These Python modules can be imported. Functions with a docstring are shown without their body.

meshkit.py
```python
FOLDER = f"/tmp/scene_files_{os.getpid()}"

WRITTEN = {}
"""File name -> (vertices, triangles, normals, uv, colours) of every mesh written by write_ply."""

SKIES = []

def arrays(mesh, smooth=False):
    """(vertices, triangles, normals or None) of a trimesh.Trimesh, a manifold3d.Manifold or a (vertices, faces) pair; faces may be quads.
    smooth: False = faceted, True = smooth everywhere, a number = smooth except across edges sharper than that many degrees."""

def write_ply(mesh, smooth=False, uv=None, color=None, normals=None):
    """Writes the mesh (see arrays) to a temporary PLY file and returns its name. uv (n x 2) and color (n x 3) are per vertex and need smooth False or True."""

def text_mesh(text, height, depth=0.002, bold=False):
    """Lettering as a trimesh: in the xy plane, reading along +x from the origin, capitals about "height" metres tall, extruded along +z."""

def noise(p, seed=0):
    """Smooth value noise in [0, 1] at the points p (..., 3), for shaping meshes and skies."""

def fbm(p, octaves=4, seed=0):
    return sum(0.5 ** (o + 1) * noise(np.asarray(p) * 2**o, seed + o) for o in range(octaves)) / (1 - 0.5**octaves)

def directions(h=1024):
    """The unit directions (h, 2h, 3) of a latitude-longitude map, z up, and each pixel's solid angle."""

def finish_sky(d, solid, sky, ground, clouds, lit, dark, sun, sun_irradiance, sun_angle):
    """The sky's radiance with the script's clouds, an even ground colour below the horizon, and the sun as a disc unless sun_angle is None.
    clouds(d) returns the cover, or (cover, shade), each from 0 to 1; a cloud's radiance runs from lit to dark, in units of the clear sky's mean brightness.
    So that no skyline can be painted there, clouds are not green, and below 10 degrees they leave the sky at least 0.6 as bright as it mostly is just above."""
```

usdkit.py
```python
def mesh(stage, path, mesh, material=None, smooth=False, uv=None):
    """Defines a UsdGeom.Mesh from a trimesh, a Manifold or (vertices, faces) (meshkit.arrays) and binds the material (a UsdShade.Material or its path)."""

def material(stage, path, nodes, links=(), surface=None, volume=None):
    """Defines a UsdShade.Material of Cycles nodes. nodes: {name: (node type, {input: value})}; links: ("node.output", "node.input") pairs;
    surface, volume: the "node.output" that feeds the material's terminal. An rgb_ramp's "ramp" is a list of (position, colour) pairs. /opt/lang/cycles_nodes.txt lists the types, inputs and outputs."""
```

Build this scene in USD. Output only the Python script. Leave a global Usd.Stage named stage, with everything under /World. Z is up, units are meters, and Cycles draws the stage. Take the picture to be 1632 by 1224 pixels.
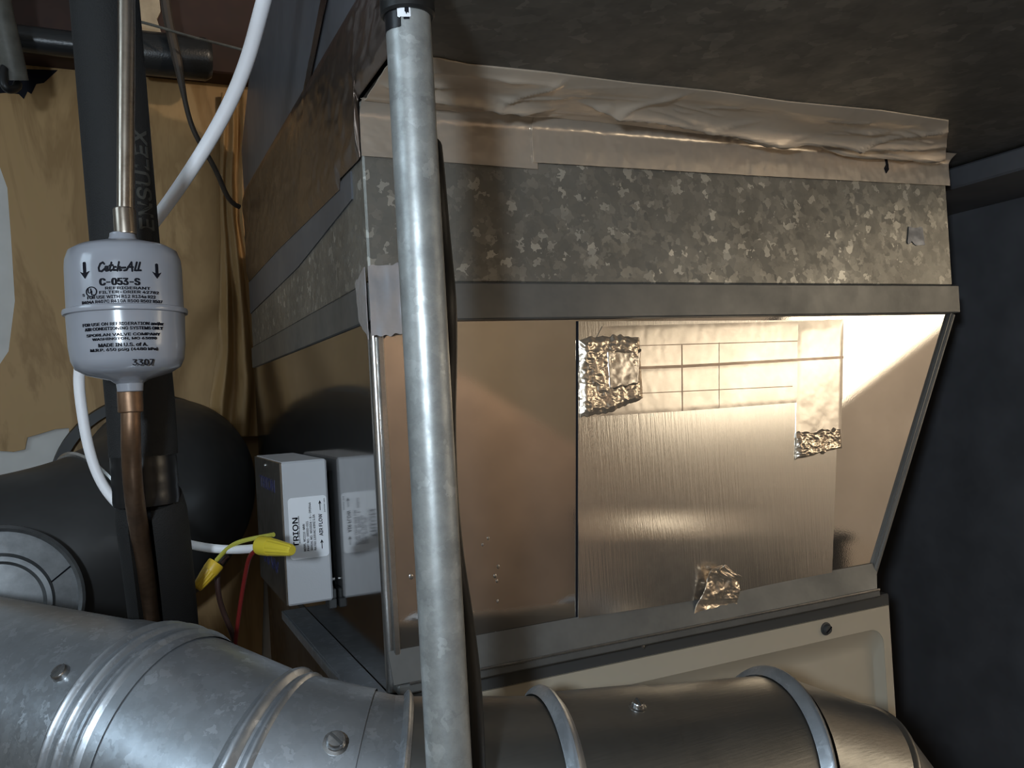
import math, numpy as np, trimesh, usdkit, meshkit
from shapely.geometry import Polygon, box as sbox
from pxr import Usd, UsdGeom, UsdLux, UsdShade, Gf, Sdf

stage = Usd.Stage.CreateInMemory()
UsdGeom.SetStageUpAxis(stage, 'Z')
UsdGeom.SetStageMetersPerUnit(stage, 1.0)
UsdGeom.Xform.Define(stage, '/World')
V = np.array

# ------------------------------------------------------------------ camera
F = 1350.0                                        # focal length in pixels of the 1632 x 1224 frame
dY = V([-619, -58, F]); dY /= np.linalg.norm(dY)
_x = (F * F + 58 * 22.7) / (619 + 58 * 0.057)
dX = V([_x, 0.057 * _x - 22.7, F]); dX /= np.linalg.norm(dX)
dZ = np.cross(dX, dY)
dZ = -dZ if dZ[1] < 0 else dZ
W = V([dX, dY, dZ])                               # (right, up, forward) -> world; the camera stands at the origin
cam = UsdGeom.Camera.Define(stage, '/World/camera')
r_, u_, f_ = W[:, 0], W[:, 1], W[:, 2]
cam.AddTransformOp().Set(Gf.Matrix4d(*[*map(float, r_), 0, *map(float, u_), 0, *map(float, -f_), 0, 0, 0, 0, 1]))
cam.CreateHorizontalApertureAttr(36.0)
cam.CreateVerticalApertureAttr(27.0)
cam.CreateFocalLengthAttr(36.0 * F / 1632)
cam.CreateClippingRangeAttr(Gf.Vec2f(0.02, 100))
cam.CreateExposureAttr(0.82)

# ------------------------------------------------------------------ light
def light(kind, path, pos, power, color, radius=None, aim=None, angle=None, soft=0.4):
    L = kind.Define(stage, path)
    L.CreateIntensityAttr(power); L.CreateColorAttr(Gf.Vec3f(*color)); L.CreateNormalizeAttr(True)
    if radius: L.CreateRadiusAttr(radius)
    pos = V(pos, float)
    if aim is not None:
        z = pos - V(aim, float); z /= np.linalg.norm(z)
        x = np.cross([0, 0, 1.0], z); x /= np.linalg.norm(x); y = np.cross(z, x)
        L.AddTransformOp().Set(Gf.Matrix4d(*x, 0, *y, 0, *z, 0, *pos, 1))
        if angle:
            s = UsdLux.ShapingAPI.Apply(L.GetPrim()); s.CreateShapingConeAngleAttr(angle); s.CreateShapingConeSoftnessAttr(soft)
    else:
        L.AddTranslateOp().Set(Gf.Vec3d(*map(float, pos)))
    return L
COOL = (0.74, 0.88, 1.0)
light(UsdLux.SphereLight, '/World/head_torch_light', (-0.18, -0.12, 0.07), 2.3, COOL, 0.024)
light(UsdLux.SphereLight, '/World/added_fill_light', (1.00, -0.78, 0.60), 6.4, (1.0, 0.83, 0.64), 0.035)  # warm fill light added for the ambient level, no bulb in view
LAMP_EMIT = 2.3                                    # two added warm panels at the right, shaped for the sheet reflections, built below: (centre, width, height, roll)
LAMP_PANELS = [(V([1.00, -0.08, 0.012]), 0.44, 0.125, 0.0), (V([1.419, -0.08, 0.154]), 0.58, 0.20, -26.0)]

# ------------------------------------------------------------------ helpers
def ray(px, py): return W @ V([px - 816, 612 - py, F])
def pY(px, py, Y): r = ray(px, py); return r * Y / r[1]
def pX(px, py, X): r = ray(px, py); return r * X / r[0]
def pZ(px, py, Z): r = ray(px, py); return r * Z / r[2]
def pD(px, py, d): return W @ (V([px - 816, 612 - py, F]) * d / F)

BASE, COUNT = {}, {}
def numbered(parent, name):
    k = (parent, name); n = COUNT.get(k, 0); COUNT[k] = n + 1
    return f'{parent}/{name}' + (f'_{n:03d}' if n else '')
def tag(p, label=None, cat=None, group=None, kind=None):
    for k, v in (('label', label), ('category', cat), ('group', group), ('kind', kind)):
        if v: p.SetCustomDataByKey(k, v)
    return p
def thing(name, label, cat, base, group=None, kind=None):
    path = numbered('/World', name)
    x = UsdGeom.Xform.Define(stage, path); x.AddTranslateOp().Set(Gf.Vec3d(*map(float, base)))
    BASE[path] = V(base, float); tag(x.GetPrim(), label, cat, group, kind)
    return path
def part(parent, name, mesh, mat, label=None, smooth=35, kind=None):
    path = numbered(parent, name); b = BASE[parent]; BASE[path] = b
    if hasattr(mesh, 'to_mesh'): mesh = trimesh.Trimesh(*[meshkit.arrays(mesh)[i] for i in (0, 1)], process=False)
    if isinstance(mesh, (list, tuple)): mesh = cat(*mesh)
    mesh = mesh.copy(); mesh.apply_translation(-b)
    m = usdkit.mesh(stage, path, mesh, mat, smooth=smooth)
    tag(m.GetPrim(), label, kind=kind)
    return path
def single(name, mesh, mat, label, category, smooth=35, kind=None, group=None):
    path = numbered('/World', name)
    if isinstance(mesh, (list, tuple)): mesh = cat(*mesh)
    mesh = mesh.copy(); b = mesh.bounds; base = V([*(b[0, :2] + b[1, :2]) / 2, b[0, 2]])
    mesh.apply_translation(-base); BASE[path] = base
    m = usdkit.mesh(stage, path, mesh, mat, smooth=smooth)
    m.AddTranslateOp().Set(Gf.Vec3d(*map(float, base)))
    tag(m.GetPrim(), label, category, group, kind)
    return path
def cat(*ms): return trimesh.util.concatenate(list(ms))

def bx(x0, x1, y0, y1, z0, z1, b=0.0):
    """box with edges chamfered by b"""
    if b <= 0:
        m = trimesh.creation.box([x1 - x0, y1 - y0, z1 - z0]); m.apply_translation([(x0 + x1) / 2, (y0 + y1) / 2, (z0 + z1) / 2]); return m
    p = []
    for X, sx in ((x0, 1), (x1, -1)):
        for Y, sy in ((y0, 1), (y1, -1)):
            for Z, sz in ((z0, 1), (z1, -1)):
                p += [(X + sx * b, Y + sy * b, Z), (X + sx * b, Y, Z + sz * b), (X, Y + sy * b, Z + sz * b)]
    return trimesh.convex.convex_hull(V(p))
def plate(poly3, n, t):
    """flat polygon (world points, in order) thickened by t along n"""
    p = V(poly3, float); n = V(n, float) / np.linalg.norm(n)
    e1 = p[1] - p[0]; e1 -= n * (e1 @ n); e1 /= np.linalg.norm(e1); e2 = np.cross(n, e1)
    q = np.stack([(p - p[0]) @ e1, (p - p[0]) @ e2], 1)
    pg = Polygon(q).buffer(0)
    m = trimesh.creation.extrude_polygon(pg, t, engine='earcut')
    m.vertices = p[0] + m.vertices[:, :1] * e1 + m.vertices[:, 1:2] * e2 + m.vertices[:, 2:] * n
    return m
def spline(pts, n=60):
    from scipy.interpolate import CubicSpline
    p = V(pts, float); t = np.r_[0, np.cumsum(np.linalg.norm(np.diff(p, axis=0), axis=1))]
    return CubicSpline(t, p)(np.linspace(0, t[-1], n))
def tube(pts, r, sides=20, caps=True, flat=None):
    """sweep along pts; r a number or a list"""
    p = V(pts, float); n = len(p); r = np.broadcast_to(r, (n,))
    t = np.gradient(p, axis=0); t /= np.linalg.norm(t, axis=1, keepdims=True)
    a = np.cross(t[0], [0.31, 0.2, 0.93] if abs(t[0][2]) < 0.9 else [1, 0, 0]); a /= np.linalg.norm(a)
    rings, ang = [], np.arange(sides) * 2 * np.pi / sides
    for i in range(n):
        a = a - t[i] * (a @ t[i]); a /= np.linalg.norm(a); b = np.cross(t[i], a)
        rings.append(p[i] + r[i] * (np.cos(ang)[:, None] * a + np.sin(ang)[:, None] * b * (flat or 1)))
    v = np.vstack(rings); f = []
    for i in range(n - 1):
        for j in range(sides):
            k = (j + 1) % sides; A, B, C, D = i * sides + j, i * sides + k, (i + 1) * sides + k, (i + 1) * sides + j
            f += [(A, B, C), (A, C, D)]
    if caps:
        v = np.vstack([v, p[0], p[-1]]); c0, c1 = len(v) - 2, len(v) - 1
        for j in range(sides):
            k = (j + 1) % sides
            f += [(c0, k, j), (c1, (n - 1) * sides + j, (n - 1) * sides + k)]
    return trimesh.Trimesh(v, f, process=False)
def lathe(prof, c, axis, sides=48):
    """prof: (radius, height along axis) pairs"""
    axis = V(axis, float) / np.linalg.norm(axis)
    m = trimesh.creation.revolve(V(prof, float), sections=sides)
    T = trimesh.geometry.align_vectors([0, 0, 1], axis); T[:3, 3] = c
    m.apply_transform(T); m.process(); return m
def grid_shell(P, t, normal):
    """P: (nu, nv, 3) surface points; closed shell of thickness t towards -normal"""
    nu, nv = P.shape[:2]; n = V(normal, float)
    top = P.reshape(-1, 3); bot = top - n * t
    idx = np.arange(nu * nv).reshape(nu, nv); o = nu * nv; f = []
    q = np.stack([idx[:-1, :-1], idx[1:, :-1], idx[1:, 1:], idx[:-1, 1:]], -1).reshape(-1, 4)
    edge = np.r_[idx[:, 0], idx[-1, 1:], idx[-2::-1, -1], idx[0, -2:0:-1]]
    e2 = np.roll(edge, -1)
    s = np.stack([edge, edge + o, e2 + o, e2], 1)
    F4 = np.vstack([q, q[:, ::-1] + o, s])
    m = trimesh.Trimesh(np.vstack([top, bot]), np.vstack([F4[:, [0, 1, 2]], F4[:, [0, 2, 3]]]), process=False)
    if np.cross(P[1, 0] - P[0, 0], P[0, 1] - P[0, 0]) @ n < 0: m.invert()
    return m
def strip(top, bot, nu, nv, n, t=0.0006, amp=0.0, scale=60, seed=0, lift=0.0, stretch=(1, 1, 1), ragged=0.0, ridge=0.0, fillet=0.0, fade=0, taper=False):
    """tape between two polylines (world points); crumpled along n"""
    def along(pl, u):
        pl = V(pl, float); d = np.r_[0, np.cumsum(np.linalg.norm(np.diff(pl, axis=0), axis=1))]; d /= d[-1]
        return np.stack([np.interp(u, d, pl[:, k]) for k in range(3)], 1)
    u, v = np.linspace(0, 1, nu), np.linspace(0, 1, nv)[None, :, None]
    A, B = along(top, u), along(bot, u)
    if ragged:
        w = (B - A); w /= np.linalg.norm(w, axis=1, keepdims=True)
        A = A + w * ((meshkit.noise(A * 300, seed + 5) - .5) * ragged)[:, None]; B = B + w * ((meshkit.noise(B * 300, seed + 6) - .5) * ragged)[:, None]
    P = A[:, None] * (1 - v) + B[:, None] * v
    n = V(n, float)
    if amp:
        q = P * scale * V(stretch)
        h = meshkit.fbm(q, 4, seed)
        if ridge: h = h * (1 - ridge) + ridge * (1 - 2 * np.abs(meshkit.fbm(q * 1.7, 3, seed + 9) - .5))
        if fade: h = h * np.clip(fade * np.minimum(v[..., 0], 1 - v[..., 0]), 0, 1)
        P = P + n * (amp * h)[..., None]
    if fillet: P = P + n * (fillet * np.clip((.30 - v) / .30, 0, 1) ** 2)
    if taper:                                        # the tape lies down on the sheet along its edges
        uu = np.linspace(0, 1, nu)[:, None]; vv = np.linspace(0, 1, nv)[None, :]
        w = np.clip(12 * np.minimum(np.minimum(uu, 1 - uu), np.minimum(vv, 1 - vv)) + .12, 0, 1)[..., None]
        base = A[:, None] * (1 - v) + B[:, None] * v
        return grid_shell(base + (P - base + n * lift) * w + n * t, t + .0002, n)
    return grid_shell(P + n * (lift + t), t + lift * 0.5, n)
def text(s, height, o, e1, e2, n, width=None, bold=False, depth=0.0003, shear=0.0, center=False):
    """flat lettering: origin o, reading along e1, up e2, standing out along n"""
    m = meshkit.text_mesh(s, height, depth, bold)
    v = m.vertices.copy(); v[:, 0] -= v[:, 0].min()
    if width: v[:, 0] *= width / v[:, 0].max()
    v[:, 0] += v[:, 1] * shear
    if center: v[:, 0] -= v[:, 0].max() / 2
    m.vertices = V(o) + v[:, :1] * V(e1) + v[:, 1:2] * V(e2) + (v[:, 2:] - depth * 0.5) * V(n)
    return m

# ------------------------------------------------------------------ materials
def mat(name, nodes, links, surface='p.BSDF'):
    return usdkit.material(stage, f'/World/Looks/{name}', nodes, links, surface=surface)
def plain(name, color, rough=0.5, metallic=0.0, bump=0.0, bscale=200, var=0.0, vscale=20, **kw):
    n = {'g': ('geometry', {}), 'p': ('principled_bsdf', dict(base_color=color, roughness=rough, metallic=metallic, **kw))}; l = []
    if var:
        n['vn'] = ('noise_texture', dict(scale=vscale, detail=5, roughness=.6))
        n['vr'] = ('rgb_ramp', {'ramp': [(0.25, [c * (1 - var) for c in color]), (0.75, [min(1, c * (1 + var)) for c in color])]})
        l += [('g.position', 'vn.vector'), ('vn.fac', 'vr.fac'), ('vr.color', 'p.base_color')]
    if bump:
        n['bn'] = ('noise_texture', dict(scale=bscale, detail=4)); n['b'] = ('bump', dict(strength=bump, distance=0.001))
        l += [('g.position', 'bn.vector'), ('bn.fac', 'b.height'), ('b.normal', 'p.normal')]
    return mat(name, n, l)
def metal(name, color, rough, spangle=0.0, sscale=60, tilt=0.0, dirt=0.3, dscale=14, brush=0.0, bstretch=(900, 900, 20), bump=0.0, bscale=300, dirtcol=None, metallic=0.9, rvar=0.1, crease=0.0, cscale=60, contrast=1.0, **kw):
    """zinc-coated sheet: spangle crystals that tilt and tint, dull dirt, brushed grain"""
    n = {'g': ('geometry', {}), 'p': ('principled_bsdf', dict(metallic=metallic, roughness=rough, base_color=color, **kw)),
         'dn': ('noise_texture', dict(scale=dscale, detail=6, roughness=.65)),
         'dr': ('rgb_ramp', {'ramp': [(0.35, V(dirtcol) if dirtcol is not None else V(color) * (1 - dirt)), (0.68, V(color))]}),
         'rr': ('map_range', dict(from_min=.3, from_max=.7, to_min=rough + rvar, to_max=max(0.03, rough - rvar * .5), clamp=True))}
    l = [('g.position', 'dn.vector'), ('dn.fac', 'dr.fac'), ('dn.fac', 'rr.value'), ('rr.result', 'p.roughness')]
    col = 'dr.color'; nor = None
    if spangle or tilt:
        n['wn'] = ('noise_texture', dict(scale=sscale * 1.3, detail=2))
        n['ws'] = ('vector_math', dict(math_type='multiply_add', vector2=(0.012, 0.012, 0.012)))
        n['vo'] = ('voronoi_texture', dict(scale=sscale, randomness=1.0))
        l += [('g.position', 'wn.vector'), ('wn.color', 'ws.vector1'), ('g.position', 'ws.vector3'), ('ws.vector', 'vo.vector')]
        n['sp'] = ('separate_xyz', {}); l += [('vo.color', 'sp.vector')]
        if spangle:
            n['sr'] = ('rgb_ramp', {'ramp': [(0.0, [1 - spangle * .8] * 3), (0.55, [1 - spangle * .55] * 3), (0.80, [1.0] * 3), (0.92, [1 + spangle * .5] * 3), (0.95, [1 + spangle * .8 * contrast] * 3), (1.0, [1 + spangle * 1.6 * contrast] * 3)]})
            n['sm'] = ('mix_color', dict(blend_type='multiply', fac=1.0, use_clamp=False))
            l += [('sp.x', 'sr.fac'), (col, 'sm.a'), ('sr.color', 'sm.b')]; col = 'sm.result'
        if tilt:
            n['ts'] = ('vector_math', dict(math_type='subtract', vector2=(.5, .5, .5)))
            n['tm'] = ('vector_math', dict(math_type='multiply_add', vector2=(tilt, tilt, tilt)))
            n['tn'] = ('vector_math', dict(math_type='normalize'))
            l += [('vo.color', 'ts.vector1'), ('ts.vector', 'tm.vector1'), ('g.normal', 'tm.vector3'), ('tm.vector', 'tn.vector1')]; nor = 'tn.vector'
    l += [(col, 'p.base_color')]
    if brush:
        n['mp'] = ('mapping', dict(scale=bstretch)); n['mn'] = ('noise_texture', dict(scale=1.0, detail=3)); n['mb'] = ('bump', dict(strength=brush, distance=0.0006))
        l += [('g.position', 'mp.vector'), ('mp.vector', 'mn.vector'), ('mn.fac', 'mb.height')]
        if nor: l += [(nor, 'mb.normal')]
        nor = 'mb.normal'
    if crease:
        n['cw'] = ('noise_texture', dict(scale=cscale * .7, detail=3)); n['cs'] = ('vector_math', dict(math_type='multiply_add', vector2=(0.02, 0.02, 0.02)))
        n['cv'] = ('voronoi_texture', dict(scale=cscale, feature='f1')); n['cb'] = ('bump', dict(strength=crease, distance=0.004))
        l += [('g.position', 'cw.vector'), ('cw.color', 'cs.vector1'), ('g.position', 'cs.vector3'), ('cs.vector', 'cv.vector'), ('cv.distance', 'cb.height')]
        if nor: l += [(nor, 'cb.normal')]
        nor = 'cb.normal'
    if bump:
        n['bn'] = ('noise_texture', dict(scale=bscale, detail=5)); n['bb'] = ('bump', dict(strength=bump, distance=0.001))
        l += [('g.position', 'bn.vector'), ('bn.fac', 'bb.height')]
        if nor: l += [(nor, 'bb.normal')]
        nor = 'bb.normal'
    if nor: l += [(nor, 'p.normal')]
    return mat(name, n, l)

M = {}
M['band'] = metal('spangled_zinc', (.295, .28, .25), .38, contrast=2.4, spangle=.25, sscale=165, tilt=.10, dirtcol=(.20, .185, .16), metallic=.5)
M['flange'] = metal('dull_zinc', (.21, .205, .195), .45, dirt=.3, metallic=.6, bump=.05)
M['lip'] = metal('dark_dull_zinc', (.20, .20, .195), .42, dirt=.35, metallic=.5, bump=.05)
M['front'] = metal('smooth_zinc', (.62, .575, .53), .04, dirt=.12, dscale=9, rvar=.01, metallic=.95, bump=.012, bscale=900)
M['side'] = metal('shiny_zinc', (.46, .45, .44), .10, dirt=.25, dscale=10, rvar=.03, metallic=.97)
M['plate'] = metal('brushed_zinc', (.72, .68, .63), .21, dirt=.10, brush=.22, bstretch=(700, 700, 30), rvar=.03, metallic=.95)
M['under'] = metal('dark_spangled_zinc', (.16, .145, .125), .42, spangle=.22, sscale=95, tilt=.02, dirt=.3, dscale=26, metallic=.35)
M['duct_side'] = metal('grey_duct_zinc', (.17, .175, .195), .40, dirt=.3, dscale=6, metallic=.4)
M['top_tape'] = metal('top_foil_tape', (.78, .67, .56), .27, dirt=.15, bump=.03, bscale=300, metallic=.66, rvar=.06)
M['tape'] = metal('foil_tape', (.72, .66, .60), .26, dirt=.12, bump=.015, bscale=300, metallic=.97, rvar=.06)
M['crumple'] = metal('crumpled_foil', (.86, .72, .57), .24, dirt=.12, crease=.4, cscale=75, metallic=.85, rvar=.05)
M['creased'] = metal('creased_foil', (.82, .69, .56), .34, dirt=.25, metallic=.55)
M['old_tape'] = metal('brown_foil', (.23, .18, .15), .26, dirt=.3, metallic=.9, bump=.25, bscale=40)
M['edge'] = metal('bright_edge', (.62, .60, .58), .25, dirt=.4, dscale=40, metallic=.95)
M['flue'] = metal('flue_zinc', (.50, .53, .57), .36, contrast=1.2, spangle=.13, sscale=200, tilt=.06, dirt=.3, dscale=12, metallic=.82, rvar=.06)
M['flue_warm'] = metal('flue_brushed', (.36, .35, .33), .34, dirt=.2, brush=.15, bstretch=(40, 600, 600), metallic=.95)
M['dark_duct'] = metal('dark_duct', (.055, .054, .054), .45, dirt=.3, metallic=.3)
M['cap'] = metal('grey_cap', (.26, .27, .28), .45, dirt=.4, dscale=25, metallic=.7)
M['conduit'] = metal('pipe_zinc', (.46, .47, .46), .40, spangle=.12, sscale=150, dirt=.38, dscale=55, metallic=.55, bump=.06)
M['screw'] = metal('screw_zinc', (.6, .6, .6), .25, dirt=.3, dscale=200, metallic=1)
M['copper'] = metal('copper_new', (.40, .34, .28), .27, dirt=.25, dscale=50, metallic=1)
M['copper_old'] = metal('copper_dull', (.30, .18, .11), .42, dirt=.45, dscale=40, metallic=.9)
M['drier'] = plain('grey_enamel', (.27, .275, .305), .22, var=.06, coat_weight=.4, coat_roughness=.1)
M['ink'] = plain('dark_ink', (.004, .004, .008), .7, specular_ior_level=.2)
M['navy_ink'] = plain('navy_ink', (.03, .03, .10), .5)
M['foam'] = plain('black_foam', (.0085, .008, .008), .75, bump=.4, bscale=900)
M['foam_print'] = plain('grey_print', (.055, .055, .05), .6)
M['black_tape'] = plain('black_tape', (.010, .010, .011), .28)
M['rubber'] = plain('black_rubber', (.008, .008, .008), .45)
M['cable'] = plain('white_jacket', (.95, .93, .95), .5)
M['yellow'] = plain('yellow_plastic', (.78, .62, .05), .4)
M['yellow_old'] = plain('amber_plastic', (.72, .46, .03), .4)
M['yellow_wire'] = plain('yellow_insulation', (.50, .47, .07), .45)
M['brown_sheath'] = plain('brown_sheath', (.055, .042, .032), .5)
M['red'] = plain('red_insulation', (.20, .018, .016), .4)
M['brown_wire'] = plain('brown_insulation', (.045, .02, .015), .45)
M['box'] = plain('grey_paint', (.50, .50, .52), .42, bump=.08, bscale=600)
M['label'] = plain('white_label', (.85, .85, .88), .35)
M['paper'] = mat('kraft_paper', {'g': ('geometry', {}), 'p': ('principled_bsdf', dict(roughness=.6)),
    'm1': ('mapping', dict(scale=(11, 11, 2.2))), 'n1': ('noise_texture', dict(scale=1.0, detail=6, roughness=.6, distortion=.6)),
    'r1': ('rgb_ramp', {'ramp': [(.28, (.26, .145, .055)), (.40, (.37, .225, .09)), (.47, (.30, .175, .065)), (.52, (.42, .26, .11)), (.66, (.40, .25, .10)), (.78, (.48, .33, .17))]}),
    'n2': ('noise_texture', dict(scale=22, detail=4)), 'b': ('bump', dict(strength=.3, distance=.001))},
    [('g.position', 'm1.vector'), ('m1.vector', 'n1.vector'), ('n1.fac', 'r1.fac'), ('r1.color', 'p.base_color'), ('g.position', 'n2.vector'), ('n2.fac', 'b.height'), ('b.normal', 'p.normal')])
M['board'] = plain('white_board', (.62, .60, .57), .8, var=.08)
M['wood'] = plain('dark_joist', (.034, .013, .008), .7, var=.35, vscale=25)
M['scrap_wood'] = plain('pale_wood', (.42, .33, .22), .7, var=.2, vscale=60)
M['navy'] = plain('navy_panel', (.095, .096, .106), .55, var=.25, vscale=18)
M['abs'] = plain('black_abs', (.018, .019, .020), .3, bump=.2, bscale=500)
M['old_pipe'] = plain('grey_old_pipe', (.10, .095, .08), .55, var=.4, vscale=60)
M['cream'] = plain('cream_enamel', (.50, .435, .34), .32, var=.06, vscale=6)
M['furnace_side'] = metal('furnace_side', (.30, .26, .22), .25, metallic=.8)
M['wall'] = plain('beige_wall', (.33, .295, .235), .8, var=.1, vscale=4)
M['pale_wall'] = plain('pale_wall', (.66, .60, .53), .8, var=.1, vscale=4)
M['ply'] = plain('brown_board', (.33, .25, .19), .6, var=.2, vscale=8)
M['ceil'] = plain('pale_ceiling', (.58, .58, .58), .8, var=.1, vscale=3)
M['floor'] = plain('grey_concrete', (.045, .045, .045), .8, var=.2, vscale=5)
M['dark'] = plain('dark_grey', (.05, .05, .05), .6)
M['white_paint'] = plain('white_paint', (.75, .74, .72), .4)
M['cool_glow'] = mat('added_cool_glow', {'e': ('emission', dict(color=(.66, .85, 1.0), strength=3.0))}, [], surface='e.emission')
M['glow'] = mat('lamp_glow', {'e': ('emission', dict(color=(1.0, .86, .64), strength=LAMP_EMIT))}, [], surface='e.emission')

# ------------------------------------------------------------------ the room
X0, X1, Y0, ZT, ZB = 0.1555, 0.73, 0.56, 0.21, -0.195       # the case: left face, right edge, front face, top, foot
WY, FLOOR, CEIL = 1.18, -1.30, 0.80
def struct(name, mesh, m, smooth=35):
    p = single(name, mesh, m, None, None, smooth, kind='structure'); return p
struct('floor', bx(-1.3, 2.2, -2.0, 1.3, FLOOR - .1, FLOOR), M['floor'])
struct('ceiling', bx(-1.3, 2.2, -2.0, 1.3, CEIL, CEIL + .08), M['ceil'])
struct('wall_back', bx(-1.3, 2.2, WY, WY + .1, FLOOR, CEIL), M['board'])
struct('wall_left', bx(-1.4, -1.3, -2.0, 1.3, FLOOR, CEIL), M['wall'])
struct('wall_front', bx(-1.3, 2.2, -2.1, -2.0, FLOOR, CEIL), M['wall'])
wn = struct('added_window_1', cat(bx(-1.3, -1.285, -.10, .55, .26, .30), bx(-1.3, -1.285, -.10, .55, .75, .79), bx(-1.3, -1.285, -.10, -.06, .30, .75), bx(-1.3, -1.285, .51, .55, .30, .75), bx(-1.3, -1.288, .21, .24, .30, .75)), M['white_paint'])  # unseen window, added so its glowing panes put a cool highlight on the flue
for ya, yb_ in ((-.06, .21), (.24, .51)): part(wn, 'pane', bx(-1.2995, -1.294, ya, yb_, .30, .75), M['cool_glow'], 'added pane glowing cool')
struct('wall_right', bx(2.2, 2.3, -2.0, 1.3, FLOOR, CEIL), M['pale_wall'])
RW = 0.90
struct('wall_divider', bx(RW, RW + .08, .50, WY, FLOOR, ZT - .002, .002), M['navy'])

struct('trim_1', bx(.775, RW, .25, WY, .187, ZT - .0015, .002), M['navy'])
# kraft facing over the white board of the back wall, torn at the lower left
def wpt(px, py, y=WY): return pY(px, py, y)
facing = [(-60, 90), (420, 132), (430, 560), (415, 1130), (60, 1130), (112, 755), (110, 682), (88, 684), (62, 692), (44, 697), (40, 716), (22, 720), (-40, 716), (-40, 640), (14, 560), (24, 480), (18, 380), (12, 300), (-6, 250), (-30, 230)]
kf = thing('kraft_facing', 'tan kraft paper facing torn at its lower left over the white back wall', 'wall facing', wpt(250, 1000))
part(kf, 'sheet', plate([wpt(*q, WY - .0015) for q in facing], (0, -1, 0), .002), M['paper'])
part(kf, 'black_patch', plate([wpt(*q, WY - .0034) for q in [(-30, 108), (92, 112), (70, 132), (58, 134), (50, 150), (44, 146), (38, 158), (30, 150), (8, 148), (-30, 152)]], (0, -1, 0), .0006), M['ink'], 'black irregular patch at the upper left')  # irregular black patch laid on the facing
# joist and plank above it
p0 = wpt(230, 127)
single('ceiling_joist', bx(-1.25, .60, WY - .045, WY - .003, p0[2] + .002, CEIL - .002, .002), M['wood'], 'dark red-brown wooden joist along the top of the back wall', 'joist')

# crumpled facing folds beside the case
def folds():
    nu, nv = 50, 70
    P = np.zeros((nu, nv, 3))
    for j, v in enumerate(np.linspace(0, 1, nv)):
        py = 150 + v * 545
        xl = np.interp(py, [150, 300, 380, 470, 560, 640, 770], [352, 350, 352, 350, 346, 334, 330]); xr = np.interp(py, [150, 350, 600, 770], [388, 384, 412, 416])
        for i, u in enumerate(np.linspace(0, 1, nu)):
            q = wpt(xl + (xr - xl) * u, py, WY - .012)
            w = u + .10 * math.sin(5 * v + 1)
            q[1] -= .016 * (.5 + .5 * math.sin(w * 13)) * (0.4 + .6 * v) * min(1, 4 * u) + .006 * meshkit.noise(V([u * 5, v * 8, 2]))
            P[i, j] = q
    return grid_shell(P, .0015, (0, -1, 0))
single('crumpled_facing', folds(), M['paper'], 'crumpled beige facing hanging in folds beside the sheet-metal case', 'wall facing', smooth=60)

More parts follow.
